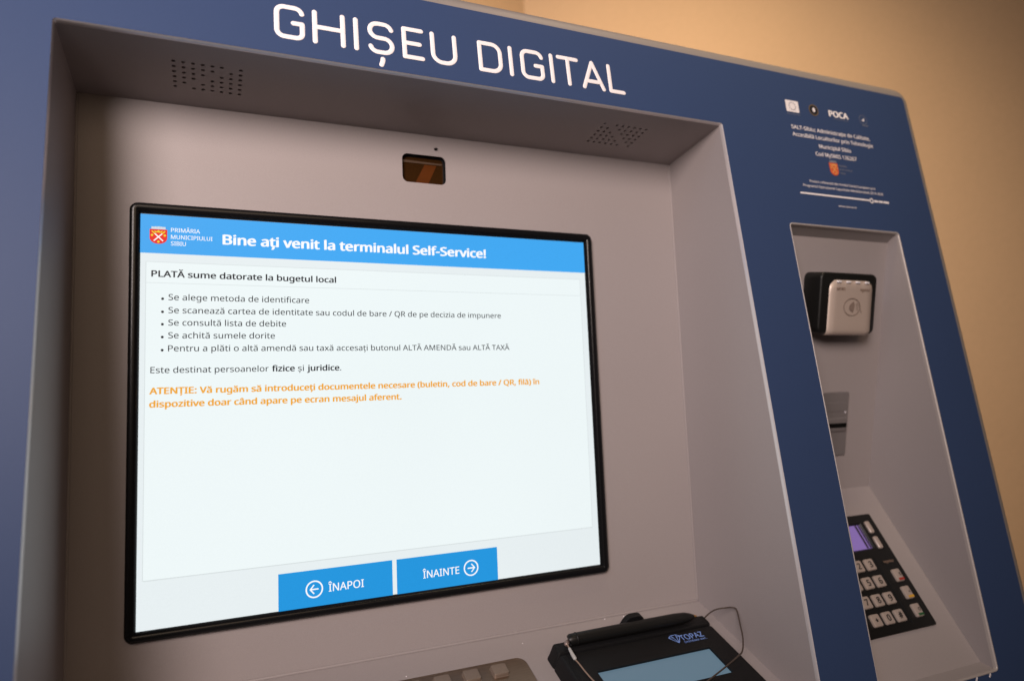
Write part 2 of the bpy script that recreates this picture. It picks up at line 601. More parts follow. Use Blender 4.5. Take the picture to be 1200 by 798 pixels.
# thin folded seams where the back meets the sides
for x, s in ((XL, 1), (XR, -1)):
    mb = MB()
    tube(mb, [BACK.p(x + s * 0.0012, -0.004, 0.0008), BACK.p(x + s * 0.0012, -bh + 0.004, 0.0008)], 0.0022 * S, 8)
    mb.build('seam', M['grey'], kiosk)
mb = MB()
tube(mb, [BACK.p(XL + 0.003, -bh + 0.0010, 0.0010), BACK.p(XR - 0.003, -bh + 0.0010, 0.0010)], 0.0026 * S, 8)
mb.build('seam', M['grey'], kiosk)

# soffit with two round-hole speaker patterns
holes = []
for c in range(8):
    for r in range(6):
        if c + r != 6:
            holes.append(circle(-0.0550 + c * 0.01395, 0.0588 + r * 0.01385, 0.0031, 10))
        if c - r != 1:
            holes.append(circle(0.7195 + c * 0.01395, 0.0590 + r * 0.01390, 0.0031, 10))
mb = MB()
mb.sheet(SOFFIT, [(XL, 0.008), (XR, 0.008), (XR, 0.184), (XL, 0.184)], holes, 0.0)
for h in holes:
    mb.loops([[SOFFIT.p(x, y, 0) for x, y in h], [SOFFIT.p(x, y, -0.005) for x, y in h]], 0, False, False)
mb.build('soffit', M['grey'], kiosk, smooth=0)
for sx in (-0.0062, 0.7680):
    mb = MB()
    mb.box(SOFFIT, sx - 0.062, sx + 0.062, 0.048, 0.140, -0.04, -0.006)
    mb.build('speaker', M['dark'], kiosk, smooth=0)

# shelf under the screen
sheetmetal('shelf', [(XL, CY, CN), (XR, CY, CN), (XR, BOTY + 0.0040, -1.008), (XL, BOTY + 0.0040, -1.008)], 0.006)

# side recess
for x, sgn in ((R2L, -1), (R2R, 1)):
    mb = MB()
    for dx in (0, sgn * 0.006):
        mb.add([K(x + dx, y, n) for y, n in ((R2T, -1.006), (0.4823, -1.0296), (-0.0535, -1.2091), (-0.4092, -1.0299), (R2B, -1.006))], [[0, 1, 2, 3, 4]])
    mb.build('side_recess_wall', M['grey'], kiosk, smooth=0)
sheetmetal('side_recess_soffit', [(R2L, R2T, -1.006), (R2R, R2T, -1.006), (R2R, 0.4823, -1.0296), (R2L, 0.4823, -1.0296)], 0.005)
sheetmetal('side_recess_back', [(R2L, 0.4823, -1.0296), (R2R, 0.4823, -1.0296), (R2R, -0.0535, -1.2091), (R2L, -0.0535, -1.2091)], 0.005)
sheetmetal('side_recess_shelf', [(R2L, -0.0535, -1.2091), (R2R, -0.0535, -1.2091), (R2R, -0.4092, -1.0299), (R2L, -0.4092, -1.0299)], 0.005)
sheetmetal('side_recess_lip', [(R2L, -0.4092, -1.0299), (R2R, -0.4092, -1.0299), (R2R, R2B, -1.006), (R2L, R2B, -1.006)], 0.005)

# camera window
cw = group_part('camera_window', kiosk)
mb = MB()
mb.loops([[BACK.p(x, y, z) for x, y in rrect(*CW[:2], CW[2], CW[3], 0.011, 6, i)] for i, z in ((0.0004, -0.002), (0.0004, -0.0105), (0.0022, -0.0105), (0.0022, -0.013))], 0, False, False)
mb.build('gasket', M['gasket'], cw)
mb = MB()
mb.sheet(BACK, rrect(*CW[:2], CW[2], CW[3], 0.011, 6, 0.001), [], -0.0118)
mb.build('pane', M['brown'], cw, smooth=0)
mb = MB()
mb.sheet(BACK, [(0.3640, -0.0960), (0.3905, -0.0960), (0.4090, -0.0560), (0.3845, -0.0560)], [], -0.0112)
mb.build('painted_reflection', M['orange'], cw, smooth=0)  # orange streak painted in place of the warm wall's reflection
mb = MB()
mb.sheet(BACK, [(0.339, -0.0545), (0.419, -0.0545), (0.421, -0.0515), (0.339, -0.0495)], [], -0.0108)
mb.build('top_strip', M['tan'], cw, smooth=0)
mb = MB()
mb.box(BACK, 0.400, 0.411, -0.031, -0.021, -0.012, -0.0075)
mb.build('pinhole_backing', M['dark'], kiosk, smooth=0)

# ------------------------------------------------------------------ title lettering GHISEU DIGITAL with a comma under the S
title = group_part('title_lettering', kiosk)
W2 = 0.0040
ZL = 0.0016
Y0, Y1 = 0.7362, 0.7900
ym = (Y0 + Y1) / 2


def arc(cx, cy, rx, ry, a0, a1, n=8):
    return [(cx + rx * math.cos(math.radians(a0 + (a1 - a0) * k / n)), cy + ry * math.sin(math.radians(a0 + (a1 - a0) * k / n))) for k in range(n + 1)]


def letter(strokes):
    mb = MB()
    for i, st in enumerate(strokes):
        st2 = st
        path = [FACE.p(x, y, ZL + 0.0002 * i) for x, y in st2]
        tube(mb, path, W2 * S, 12, 0, flat=(NF, 0.16), caps=4)
    return mb.build('letter', M['white_ink'], title, fix=False)


def G(l, r):
    a, b = l + W2, r - W2
    q = 0.0115
    return [arc(b - q, Y1 - q, q, q, 12, 90, 5) + arc(a + q, Y1 - q, q, q, 90, 180) + arc(a + q, Y0 + q, q, q, 180, 270)
            + arc(b - q * .8, Y0 + q * .8, q * .8, q * .8, 270, 360) + [(b, ym - 0.001)], [(b, ym - 0.001), (b - 0.0135, ym - 0.001)]]


letter(G(0.0895, 0.1364))
letter([[(0.1520, Y0), (0.1520, Y1)], [(0.1964, Y0), (0.1964, Y1)], [(0.1520, ym), (0.1964, ym)]])
letter([[(0.2178, Y0), (0.2178, Y1)]])
a, b, q = 0.2370 + W2, 0.2816 - W2, 0.0125
hm = (Y1 - ym) / 2
letter([arc(b - q, Y1 - q, q, q, 15, 90, 5) + arc(a + hm, Y1 - hm, hm, hm, 90, 270, 12) + arc(b - hm, Y0 + hm, hm, hm, 90, -90, 12)
        + arc(a + q, Y0 + q, q, q, 270, 195, 5), [(0.2605, Y0 - 0.0125), (0.2602, Y0 - 0.0165), (0.2578, Y0 - 0.0235)]])
a, b = 0.2950 + W2, 0.3336 - W2
letter([[(a, Y0), (a, Y1)], [(a, Y1), (b, Y1)], [(a, ym), (b - 0.004, ym)], [(a, Y0), (b, Y0)]])
a, b, q = 0.3450 + W2, 0.3932 - W2, 0.0165
letter([[(a, Y1)] + arc(a + q, Y0 + q, q, q, 180, 270) + arc(b - q, Y0 + q, q, q, 270, 360) + [(b, Y1)]])
a, b, q = 0.4322 + W2, 0.4789 - W2, 0.016
letter([[(a, Y0), (a, Y1)], [(a, Y1)] + arc(b - q, Y1 - q, q, q, 90, 0) + arc(b - q, Y0 + q, q, q, 0, -90) + [(a, Y0)]])
letter([[(0.4955, Y0), (0.4955, Y1)]])
letter(G(0.5148, 0.5623))
letter([[(0.5785, Y0), (0.5785, Y1)]])
letter([[(0.5897 + W2, Y1), (0.6365 - W2, Y1)], [(0.6130, Y1), (0.6130, Y0)]])
a, b = 0.6405 + W2, 0.6905 - W2
c = (a + b) / 2
letter([[(a, Y0), (c, Y1)], [(c, Y1), (b, Y0)], [(a + 0.0055, Y0 + 0.0135), (b - 0.0055, Y0 + 0.0135)]])
a, b = 0.6985 + W2, 0.7350 - W2
letter([[(a, Y1), (a, Y0)], [(a, Y0), (b, Y0)]])

# ------------------------------------------------------------------ printed notice top right
notice = group_part('project_notice', kiosk)
ZP = 0.0018
mb = MB()
mb.sheet(FACE, [(1.1505, 0.7600), (1.1875, 0.7600), (1.1885, 0.7880), (1.1512, 0.7880)], [], ZP)
for k in range(12):
    t = 2 * math.pi * k / 12
    mb.sheet(FACE, circle(1.1695 + 0.0092 * math.cos(t), 0.7742 + 0.0092 * math.sin(t), 0.0016, 5, a0=1.57), [], ZP + 0.0005, 1)
mb.build('flag_emblem', [M['print_white'], M['print_grey']], notice, smooth=0, fix=False)
text_obj('flag_caption', FACE, 'UNIUNEA EUROPEANĂ', 1.1500, 0.7535, 0.0030, ZP, M['print_grey'], notice, x1=1.1880)
mb = MB()
mb.sheet(FACE, circle(1.2325, 0.7740, 0.0140, 28), [circle(1.2325, 0.7740, 0.0120, 28)], ZP, 0)
mb.sheet(FACE, circle(1.2325, 0.7740, 0.0118, 28), [], ZP, 1)
mb.sheet(FACE, [(1.2285, 0.7770), (1.2325, 0.7805), (1.2365, 0.7770), (1.2360, 0.7710), (1.2325, 0.7675), (1.2290, 0.7710)], [], ZP + 0.0005, 2)
mb.build('government_seal', [M['print_gold'], M['print_dark'], M['print_white']], notice, smooth=0, fix=False)
text_obj('programme_name', FACE, 'POCA', 1.2775, 0.7655, 0.0180, ZP, M['white_ink'], notice, x1=1.3385, bold=0.045)
text_obj('programme_caption', FACE, 'Programul Operațional Capacitate Administrativă', 1.2880, 0.7595, 0.0030, ZP, M['print_grey'], notice, x1=1.3360)
mb = MB()
mb.sheet(FACE, circle(1.3855, 0.7715, 0.0120, 24), [circle(1.3855, 0.7715, 0.0112, 24)], ZP, 1)
mb.sheet(FACE, [(1.3790, 0.7690), (1.3860, 0.7730), (1.3890, 0.7760), (1.3880, 0.7670)], [], ZP + 0.0004, 0)
mb.sheet(FACE, [(1.3790, 0.7560), (1.3990, 0.7560), (1.3990, 0.7575), (1.3790, 0.7575)], [], ZP, 1)
mb.build('fund_emblem', [M['print_white'], M['print_grey']], notice, smooth=0, fix=False)
NB = 0.018
for body, xs, xe, by, cap, mm in (
        ('SALT-Sibiu: Administrație de Calitate,', 1.1546, 1.3935, 0.7190, 0.0112, 'print_white'),
        ('Accesibilă Locuitorilor prin Tehnologie', 1.1540, 1.3990, 0.7015, 0.0112, 'print_white'),
        ('Municipiul Sibiu', 1.2262, 1.3225, 0.6805, 0.0112, 'print_white'),
        ('Cod MySMIS 126267', 1.2109, 1.3350, 0.6610, 0.0112, 'print_white'),
        ('Proiect cofinanțat din Fondul Social European prin', 1.1764, 1.3750, 0.5945, 0.0068, 'print_white'),
        ('Programul Operațional Capacitate Administrativă 2014-2020', 1.1552, 1.3960, 0.5830, 0.0068, 'print_white'),
        ('www.poca.ro', 1.2477, 1.3016, 0.5435, 0.0052, 'print_white')):
    text_obj('notice_line', FACE, body, xs, by, cap, ZP, M[mm], notice, x1=xe, bold=NB if cap > 0.01 else 0.008)


def shield(mb, fr, cx, cy, w, h, z, mats, dz=0.0005):
    """arms of the town: mural crown, red shield, crown, two crossed swords, trefoils"""
    red, yel, wht, gry = mats
    s = []
    for t in range(13):
        a = math.pi + math.pi * t / 12
        s.append((cx + w / 2 * math.cos(a), cy - h * 0.10 + h * 0.40 * math.sin(a)))
    mb.sheet(fr, [(cx - w / 2, cy + h * 0.5)] + s + [(cx + w / 2, cy + h * 0.5)], [], z, red)
    for sg in (-1, 1):
        ax, ay, bx, by = cx - sg * w * .38, cy + h * .38, cx + sg * w * .26, cy - h * .30
        dx, dy = bx - ax, by - ay
        L = math.hypot(dx, dy); px, py = -dy / L * w * .035, dx / L * w * .035
        mx_, my_ = ax + dx * .27, ay + dy * .27
        mb.sheet(fr, [(mx_ + px, my_ + py), (mx_ - px, my_ - py), (bx - px, by - py), (bx + px, by + py)], [], z + dz * (1.5 + sg * .3), wht)
        mb.sheet(fr, [(ax + px, ay + py), (ax - px, ay - py), (mx_ - px, my_ - py), (mx_ + px, my_ + py)], [], z + dz, yel)
    mb.sheet(fr, [(cx - w * .24, cy + h * .40), (cx - w * .20, cy + h * .27), (cx + w * .20, cy + h * .27), (cx + w * .24, cy + h * .40),
                  (cx + w * .10, cy + h * .34), (cx, cy + h * .44), (cx - w * .10, cy + h * .34)], [], z + dz * 2.2, yel)
    for tx, ty in ((-.36, .08), (.36, .08), (0, -.36)):
        mb.sheet(fr, circle(cx + tx * w, cy + ty * h, w * .075, 8), [], z + dz * 2.2, yel)
    for k in range(5):
        x = cx + (k - 2) * w * .165
        mb.sheet(fr, [(x - w * .07, cy + h * .53), (x + w * .07, cy + h * .53), (x + w * .07, cy + h * (.70 - .015 * abs(k - 2))), (x - w * .07, cy + h * (.70 - .015 * abs(k - 2)))], [], z + dz, gry)
    mb.sheet(fr, [(cx - w * .40, cy + h * .51), (cx + w * .40, cy + h * .51), (cx + w * .40, cy + h * .62), (cx - w * .40, cy + h * .62)], [], z + dz * .5, gry)


mb = MB()
shield(mb, FACE, 1.2580, 0.6330, 0.0255, 0.0300, ZP, (0, 1, 1, 2))
mb.build('coat_of_arms', [M['print_red'], M['print_yellow'], M['print_grey']], notice, smooth=0, fix=False)
for i, (t_, xe) in enumerate((('PRIMĂRIA', 1.2990), ('MUNICIPIULUI', 1.3135), ('SIBIU', 1.2900))):
    text_obj('arms_caption', FACE, t_, 1.2745, 0.6410 - i * 0.0088, 0.0052, ZP, M['print_grey'], notice, x1=xe)
mb = MB()
mb.sheet(FACE, rrect(1.1424, 1.3480, 0.5653, 0.5692, 0.0018, 3), [], ZP, 0)
mb.sheet(FACE, circle(1.3545, 0.5668, 0.0062, 24), [circle(1.3545, 0.5668, 0.0034, 24)], ZP, 0)
for a, b in ((1.3625, 1.3755), (1.3770, 1.3905), (1.3920, 1.4095)):
    mb.sheet(FACE, rrect(a, b, 0.5640, 0.5690, 0.0016, 3), [], ZP, 0)
mb.build('rule_line', M['print_white'], notice, smooth=0, fix=False)
mb = MB()
for x in (1.3510, 1.3905):
    tube(mb, [FACE.p(x, -0.4262, ZP), FACE.p(x + 0.003, -0.4195 - 0.003, ZP)], 0.0022 * S, 8, 0, flat=(NF, 0.15))
mb.build('lower_print', M['print_white'], notice, fix=False)

# ------------------------------------------------------------------ touch screen
ts = group_part('touch_screen', kiosk)
mb = MB()
bz = [(0.0, 0.0), (0.0, 0.0070), (0.0012, 0.0100), (0.0038, 0.0115), (0.0105, 0.0112), (0.0128, 0.0098), (0.0150, 0.0052), (0.0162, 0.0026)]
plate(mb, BACK, -0.1232, 0.7420, -0.8772, -0.1780, 0.013, [(i, z) for i, z in bz], 0, 6, False, False)
mb.build('bezel', M['bezel'], ts, smooth=50)
mb = MB()
SX0, SX1, SY0, SY1 = -0.1131, 0.7248, -0.8670, -0.1957
mb.box(BACK, -0.1080 - 0.0098, 0.7360, -0.8720, -0.1830, -0.02, 0.0022)
mb.build('black_border', M['black'], ts, smooth=0)
mb = MB()
mb.sheet(BACK, [(SX0, SY0), (SX1, SY0), (SX1, SY1), (SX0, SY1)], [], 0.0028)
mb.build('display_page', M['lcd_page'], ts, smooth=0)
mb = MB()
mb.sheet(BACK, [(SX0 + .0002, -0.2610), (SX1 - .0002, -0.2610), (SX1 - .0002, SY1 - .0002), (SX0 + .0002, SY1 - .0002)], [], 0.0034)
mb.build('header_bar', M['lcd_blue'], ts, smooth=0)
mb = MB()
bx = [(-0.0985, -0.7855), (0.7105, -0.7855), (0.7126, -0.2755), (-0.0985, -0.2755)]
mb.sheet(BACK, bx, [], 0.0032)
mb.build('content_box', M['lcd_box'], ts, smooth=0)
mb = MB()
for (a, b, c, d) in ((-0.0992, -0.0982, -0.7860, -0.2750), (0.7108, 0.7118, -0.7860, -0.2750), (-0.0980, 0.7106, -0.2760, -0.2751),
                     (-0.0980, 0.7106, -0.3109, -0.3101), (-0.0980, 0.7106, -0.7864, -0.7849)):
    mb.sheet(BACK, [(a, c), (b, c), (b, d), (a, d)], [], 0.0036)
mb.build('box_rule', M['lcd_line'], ts, smooth=0, fix=False)
ZS = 0.0042
mb = MB()
shield(mb, BACK, -0.0808, -0.2330, 0.0262, 0.0245, ZS, (0, 1, 2, 3), 0.0004)
mb.build('coat_of_arms', [M['lcd_red'], M['lcd_yellow'], M['lcd_white'], M['lcd_grey']], ts, smooth=0, fix=False)
for t_, xe, y in (('PRIMĂRIA', -0.0179, -0.2240), ('MUNICIPIULUI', 0.0014, -0.2357), ('SIBIU', -0.0395, -0.2468)):
    text_obj('header_caption', BACK, t_, -0.0622, y, 0.0084, ZS, M['lcd_white'], ts, x1=xe, bold=0.008)
text_obj('header_title', BACK, 'Bine ați venit la terminalul Self-Service!', 0.0172, -0.2402, 0.0205, ZS, M['lcd_white'], ts, x1=0.5012, bold=0.034)
text_obj('heading', BACK, 'PLATĂ sume datorate la bugetul local', -0.0908, -0.3005, 0.0128, ZS, M['lcd_bold'], ts, x1=0.2073, bold=0.024)
lines = [('Se alege metoda de identificare', 0.1596, -0.3389), ('Se scanează cartea de identitate sau codul de bare / QR de pe decizia de impunere', 0.5278, -0.3606),
         ('Se consultă lista de debite', 0.1200, -0.3812), ('Se achită sumele dorite', 0.1013, -0.4023),
         ('Pentru a plăti o altă amendă sau taxă accesați butonul ALTĂ AMENDĂ sau ALTĂ TAXĂ', 0.5434, -0.4238)]
for body, xe, y in lines:
    text_obj('bullet_line', BACK, body, -0.0652, y, 0.0124, ZS, M['lcd_text'], ts, x1=xe, bold=0.006)
    mb = MB(); mb.sheet(BACK, circle(-0.0738, y + 0.0020, 0.0022, 10), [], ZS); mb.build('bullet', M['lcd_text'], ts, smooth=0)
# sentence with two bold words, laid out from the widths of its runs
runs = [('Este destinat persoanelor ', 0), ('fizice', 1), (' și ', 0), ('juridice', 1), ('.', 0)]


def run_width(s, bold):
    a, _ = text_polys('|' + s + '|', 0)
    b_, _ = text_polys('||', 0)
    w = (max(v.x for v in a) - min(v.x for v in a)) - (max(v.x for v in b_) - min(v.x for v in b_))
    return w * (1.09 if bold else 1.0)


ws = [run_width(s, b) for s, b in runs]
tot = sum(ws)
k = (0.2153 + 0.0912) / tot
x = -0.0912
for (s, b), w in zip(runs, ws):
    core = s.strip()
    lead = run_width(' ', 0) * (len(s) - len(s.lstrip())); trail = run_width(' ', 0) * (len(s) - len(s.rstrip()))
    text_obj('sentence', BACK, core, x + (lead + 0.03) * k, -0.4592, 0.0124, ZS, M['lcd_bold' if b else 'lcd_text'], ts,
             x1=(x + (w - trail) * k - 0.03 * k) if len(core) > 1 else None, bold=0.026 if b else 0.006)
    x += w * k
text_obj('warning_line', BACK, 'ATENȚIE: Vă rugăm să introduceți documentele necesare (buletin, cod de bare / QR, filă) în', -0.0920, -0.4932, 0.0128, ZS,
         M['lcd_orange'], ts, x1=0.6058, bold=0.034)
text_obj('warning_line', BACK, 'dispozitive doar când apare pe ecran mesajul aferent.', -0.0920, -0.5145, 0.0128, ZS, M['lcd_orange'], ts, x1=0.3227, bold=0.034)

for (bx0, bx1, ccx, sgn, body, ta, tb) in ((0.1037, 0.2980, 0.1622, -1, 'ÎNAPOI', 0.1855, 0.2467), (0.3058, 0.5008, 0.4470, 1, 'ÎNAINTE', 0.3535, 0.4236)):
    mb = MB()
    mb.sheet(BACK, [(bx0, SY0 + 0.0002), (bx1, SY0 + 0.0002), (bx1, -0.8008), (bx0, -0.8008)], [], 0.0036, 0)
    cy = -0.8328
    mb.sheet(BACK, circle(ccx, cy, 0.0146, 36), [circle(ccx, cy, 0.0122, 36)], ZS, 1)
    aw = 0.0011
    mb.sheet(BACK, [(ccx - 0.0070, cy - aw), (ccx + 0.0070, cy - aw), (ccx + 0.0070, cy + aw), (ccx - 0.0070, cy + aw)], [], ZS + 0.0003, 1)
    tip = ccx + sgn * 0.0082
    for sy in (-1, 1):
        e = (tip - sgn * 0.0068, cy + sy * 0.0066)
        mb.sheet(BACK, [(tip, cy), (tip - sgn * 0.0026, cy), (e[0] - sgn * 0.0018, e[1] + sy * 0.0002), (e[0], e[1] + sy * 0.0014)], [], ZS + 0.0005 + 0.0002 * sy, 1)
    put_text(mb, BACK, body, ta, -0.8400, 0.0160, ZS, x1=tb, bold=0.008, mi=1)
    mb.build('button', [M['lcd_button'], M['lcd_white']], ts, smooth=0, fix=False)

# ------------------------------------------------------------------ steel keyboard plate on the shelf
kp = group_part('metal_keyboard', kiosk)
mb = MB()
plate(mb, SHELF, 0.235, 0.5205, 0.0655, 0.300, 0.018, [(0, 0), (0, 0.0028), (0.0012, 0.0040)], 0, 6)
mb.build('plate', M['steel'], kp)
keymb = MB()


class Ident:
    def p(self, x, y, z=0.0):
        return Vector((x, y, z)) * S


def local_matrix(frame, x, y, z=0.0):
    m = Matrix(frame.m)
    m3 = m.to_3x3() * (1 / S)
    mm = m3.to_4x4()
    mm.translation = frame.p(x, y, z)
    return mm


def place(o, parent, frame, x, y, z=0.0):
    o.parent = parent
    m = local_matrix(frame, x, y, z)
    m.translation = m.translation - WORLDPOS[parent]
    o.matrix_local = m
    return o


ID = Ident()
plate(keymb, ID, -0.0142, 0.0142, -0.0125, 0.0125, 0.0035, [(-0.0012, 0.0), (-0.0010, 0.0003), (0.0, 0.0004), (0.0, 0.0045), (0.0010, 0.0062), (0.0026, 0.0064)], 0, 4)
k0 = keymb.build('key', mat('worn_steel_key', (0.30, 0.235, 0.19), 0.45, 0.5, 0.4, grain=0.12, gscale=1200, vary=0.06, vscale=40), None)
first = True
for r in range(4):
    for c_ in range(4):
        if first:
            o = k0; first = False
        else:
            o = k0.copy(); COL.objects.link(o)
        place(o, kp, SHELF, 0.4638 - c_ * 0.0519, 0.0915 + r * 0.0500, 0.0041)

# specks of dust on the shelf
for x, y, r_ in ((0.7265, 0.006, 0.0011), (0.7700, 0.008, 0.0013), (0.3060, 0.056, 0.0010), (0.5350, 0.030, 0.0008), (0.9150, 0.046, 0.0008)):
    mb = MB()
    tube(mb, [SHELF.p(x, y, 0.0006), SHELF.p(x + 0.0006, y, 0.0006)], r_ * S, 6, caps=2)
    mb.build('dust_speck', M['print_white'], kiosk)

# ------------------------------------------------------------------ card slot
cs = group_part('card_slot', kiosk)
mb = MB()
plate(mb, SIDE_BACK, 1.180, 1.3270, -0.4842, -0.3395, 0.004, [(0, 0), (0, 0.0040), (0.0015, 0.0056)], 0, 3)
mb.build('plate', M['steel_plate'], cs)
mb = MB()
plate(mb, SIDE_BACK, 1.195, 1.3215, -0.4285, -0.3945, 0.008, [(0, 0.0052), (0.001, 0.0100), (0.004, 0.0120)], 0, 5, False, False)
mb.sheet(SIDE_BACK, rrect(1.195, 1.3215, -0.4285, -0.3945, 0.008, 5, 0.004), [rrect(1.203, 1.3165, -0.4190, -0.4085, 0.003, 3)], 0.0120)
mb.build('slot_collar', M['steel_plate'], cs)
mb = MB()
mb.box(SIDE_BACK, 1.201, 1.3180, -0.4215, -0.4055, 0.0060, 0.0105)
mb.build('slot_opening', M['dark'], cs, smooth=0)
mb = MB()
plate(mb, SIDE_BACK, 1.200, 1.3180, -0.3835, -0.3620, 0.003, [(0, 0.0057), (0.0012, 0.0068)], 0, 3)
mb.build('raised_label', M['steel_plate'], cs)
mb = MB()
tube(mb, [SIDE_BACK.p(1.3165, -0.3855, 0.006), SIDE_BACK.p(1.3165, -0.3855, 0.0066)], 0.0018 * S, 10)
mb.build('status_lamp', M['led'], cs)

# ------------------------------------------------------------------ PIN pad
pp = group_part('pin_pad', kiosk)
PX0, PX1, PY0, PY1 = 1.165, 1.3600, 0.0678, 0.3155
mb = MB()
SCR = (1.185, 1.3175, 0.0860, 0.1470)
pr = [(0, 0), (0, 0.0040), (0.0012, 0.0052)]
plate(mb, SIDE_SHELF, PX0, PX1, PY0, PY1, 0.004, pr, 0, 3, False, False)
mb.sheet(SIDE_SHELF, rrect(PX0, PX1, PY0, PY1, 0.004, 3, 0.0012), [rrect(*SCR, 0.004, 4)], 0.0052)
mb.loops([[SIDE_SHELF.p(x, y, z) for x, y in rrect(*SCR, 0.004, 4, i)] for i, z in ((0, 0.0052), (0.0035, 0.0014))], 0, False, False)
mb.build('housing', M['black'], pp)
mb = MB()
mb.sheet(SIDE_SHELF, rrect(*SCR, 0.004, 4, 0.0030), [], 0.0014)
mb.build('display', M['purple'], pp, smooth=0)
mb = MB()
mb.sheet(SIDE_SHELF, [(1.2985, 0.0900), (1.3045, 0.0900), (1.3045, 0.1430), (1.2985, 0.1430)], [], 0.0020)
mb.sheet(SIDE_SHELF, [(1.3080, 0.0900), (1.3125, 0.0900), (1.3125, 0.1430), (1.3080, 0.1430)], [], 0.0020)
mb.build('display_dark_lines', M['purple_dark'], pp, smooth=0)  # two dark lines near the right edge of the display
mb = MB()
tube(mb, [SIDE_SHELF.p(1.2965, 0.165, 0.0052), SIDE_SHELF.p(1.2965, 0.302, 0.0052)], 0.0011 * S, 8)
mb.build('divider', M['gasket'], pp)
text_obj('brand_mark', SIDE_SHELF, 'ingenico', 1.3165, 0.1800, 0.0072, 0.0058, M['engrave'], pp, x1=1.3460, ydir=-1, bold=0.02)
mb = MB()
plate(mb, ID, -0.0062, 0.0062, -0.0140, 0.0140, 0.004, [(0.0, 0.0), (0.0, 0.0030), (0.0014, 0.0048), (0.0030, 0.0052)], 0, 4)
fk = mb.build('function_key', M['key'], None)
place(fk, pp, SIDE_SHELF, 1.3332, 0.0995, 0.0052)
o = fk.copy(); COL.objects.link(o); place(o, pp, SIDE_SHELF, 1.3315, 0.1350, 0.0052)


def pin_key(w, h, glyph, x, y, mark=None):
    mb = MB()
    plate(mb, ID, -w / 2, w / 2, -h / 2, h / 2, 0.0035, [(0.0, 0.0), (0.0, 0.0026), (0.0010, 0.0044), (0.0024, 0.0050)], 0, 4)
    if glyph:
        vs, fs = text_polys(glyph, 0.03)
        lo = min(v.x for v in vs); hi = max(v.x for v in vs); vb = min(v.y for v in vs); vt = max(v.y for v in vs)
        cap = 0.0150 if not mark else 0.0080
        kk = cap / CAP if glyph != '*' else 0.018
        gx, gy = (0, 0) if not mark else (0.0040, -0.0010)
        mb.add([ID.p(gx + (v.x - (lo + hi) / 2) * kk, gy - (v.y - (vb + vt) / 2) * kk, 0.0054 + v.z * 0.003) for v in vs], fs, 1)
    if mark:
        mb.sheet(ID, [(-0.0060, h / 2 - 0.0066), (w / 2 - 0.0014, h / 2 - 0.0066), (w / 2 - 0.0014, h / 2 - 0.0018), (-0.0060, h / 2 - 0.0018)], [], 0.0056, 2)
    mm = [M['key'], M['keyink']] + ([mark] if mark else [])
    o = mb.build('key', mm, None, fix=False)
    place(o, pp, SIDE_SHELF, x, y, 0.0052)


for r, row in enumerate(('123', '456', '789', '*0#')):
    for c_, g_ in enumerate(row):
        pin_key(0.0245, 0.0245, g_, 1.2050 + c_ * 0.0337, 0.1785 + r * 0.0356)
for r, (g_, mk) in enumerate((('X', 'red'), ('<', 'yellow'), ('O', 'green'))):
    pin_key(0.0215, 0.0265, g_, 1.3310 - r * 0.0025, 0.2090 + r * 0.0368, M[mk])

# ================================================================== CONTACTLESS READER
rd = empty('contactless_card_reader', SIDE_BACK.p(1.256, -0.20, 0))
tag(rd, 'black contactless card reader with silver front plate, mounted in the narrow side recess', 'card reader')
mb = MB()
H = 0.047
prof = [(0, 0.0006), (0, H - 0.0055), (0.0008, H - 0.0028), (0.0022, H - 0.0010), (0.0048, H)]
plate(mb, SIDE_BACK, 1.1720, 1.3380, -0.2055, -0.0750, 0.014, prof, 0, 8)
mb.build('housing', M['black'], rd, smooth=50)
# silver plate, bulging a little and curling under at its bottom edge
mb = MB()
cols = 14
xs0, xs1 = 1.1965, 1.3215
rows = []
yt, ybm = -0.0905, -0.2040
for j in range(17):
    t = j / 16
    y = yt + (ybm - yt) * t
    zc = H + 0.0062 - 0.0015 * (1 - t)
    if j > 11:               # the last rows wrap round the lower edge
        aa = math.pi / 2 * (j - 11) / 5
        y = ybm + 0.0075 - 0.0125 * math.sin(aa)
        zc -= 0.0125 * (1 - math.cos(aa))
    else:
        y = yt + (ybm + 0.0075 - yt) * j / 11
    row = []
    for i in range(cols + 1):
        u = i / cols
        ex_ = 0.0
        rr = 0.013
        if j == 0:
            ins = rr * 0.75
        elif j == 1:
            ins = rr * 0.15
        else:
            ins = 0
        flare = 0.0022 * t
        x = xs0 - flare + ins + (xs1 - xs0 + 2 * 0.4 * flare - 2 * ins) * u
        e = min(u, 1 - u) * cols
        dz = -0.0050 if e < 0.5 else (-0.0008 if e < 1.5 else 0)
        if e >= 0.5 and e < 1.5:
            x = xs0 - flare + ins + (0.0035 if u < 0.5 else (xs1 - xs0 + 0.8 * flare - 2 * ins) - 0.0035)
        if j == 0:
            dz -= 0.0042
        row.append(SIDE_BACK.p(x, y, zc + dz))
    rows.append(row)
mb.loops(rows, 0, False, False, closed=False)
mb.build('front_plate', M['silver'], rd, smooth=60)
for k in range(4):
    mb = MB()
    cx_ = 1.2185 + k * 0.0275
    tube(mb, [SIDE_BACK.p(cx_ - 0.0042, -0.0945, H + 0.0045), SIDE_BACK.p(cx_ + 0.0042, -0.0945, H + 0.0045)], 0.0026 * S, 10)
    mb.build('indicator_lamp', M['led'], rd)
text_obj('model_mark', SIDE_BACK, 'METRIX', 1.2110, -0.1115, 0.0060, H + 0.0064, M['engrave'], rd, x1=1.2360, bold=0.03)
text_obj('brand_mark', SIDE_BACK, 'ingenico', 1.2795, -0.1120, 0.0068, H + 0.0064, M['engrave'], rd, x1=1.3085, bold=0.03)
mb = MB()
ZC = H + 0.0070
ccx, ccy = 1.2580, -0.1470
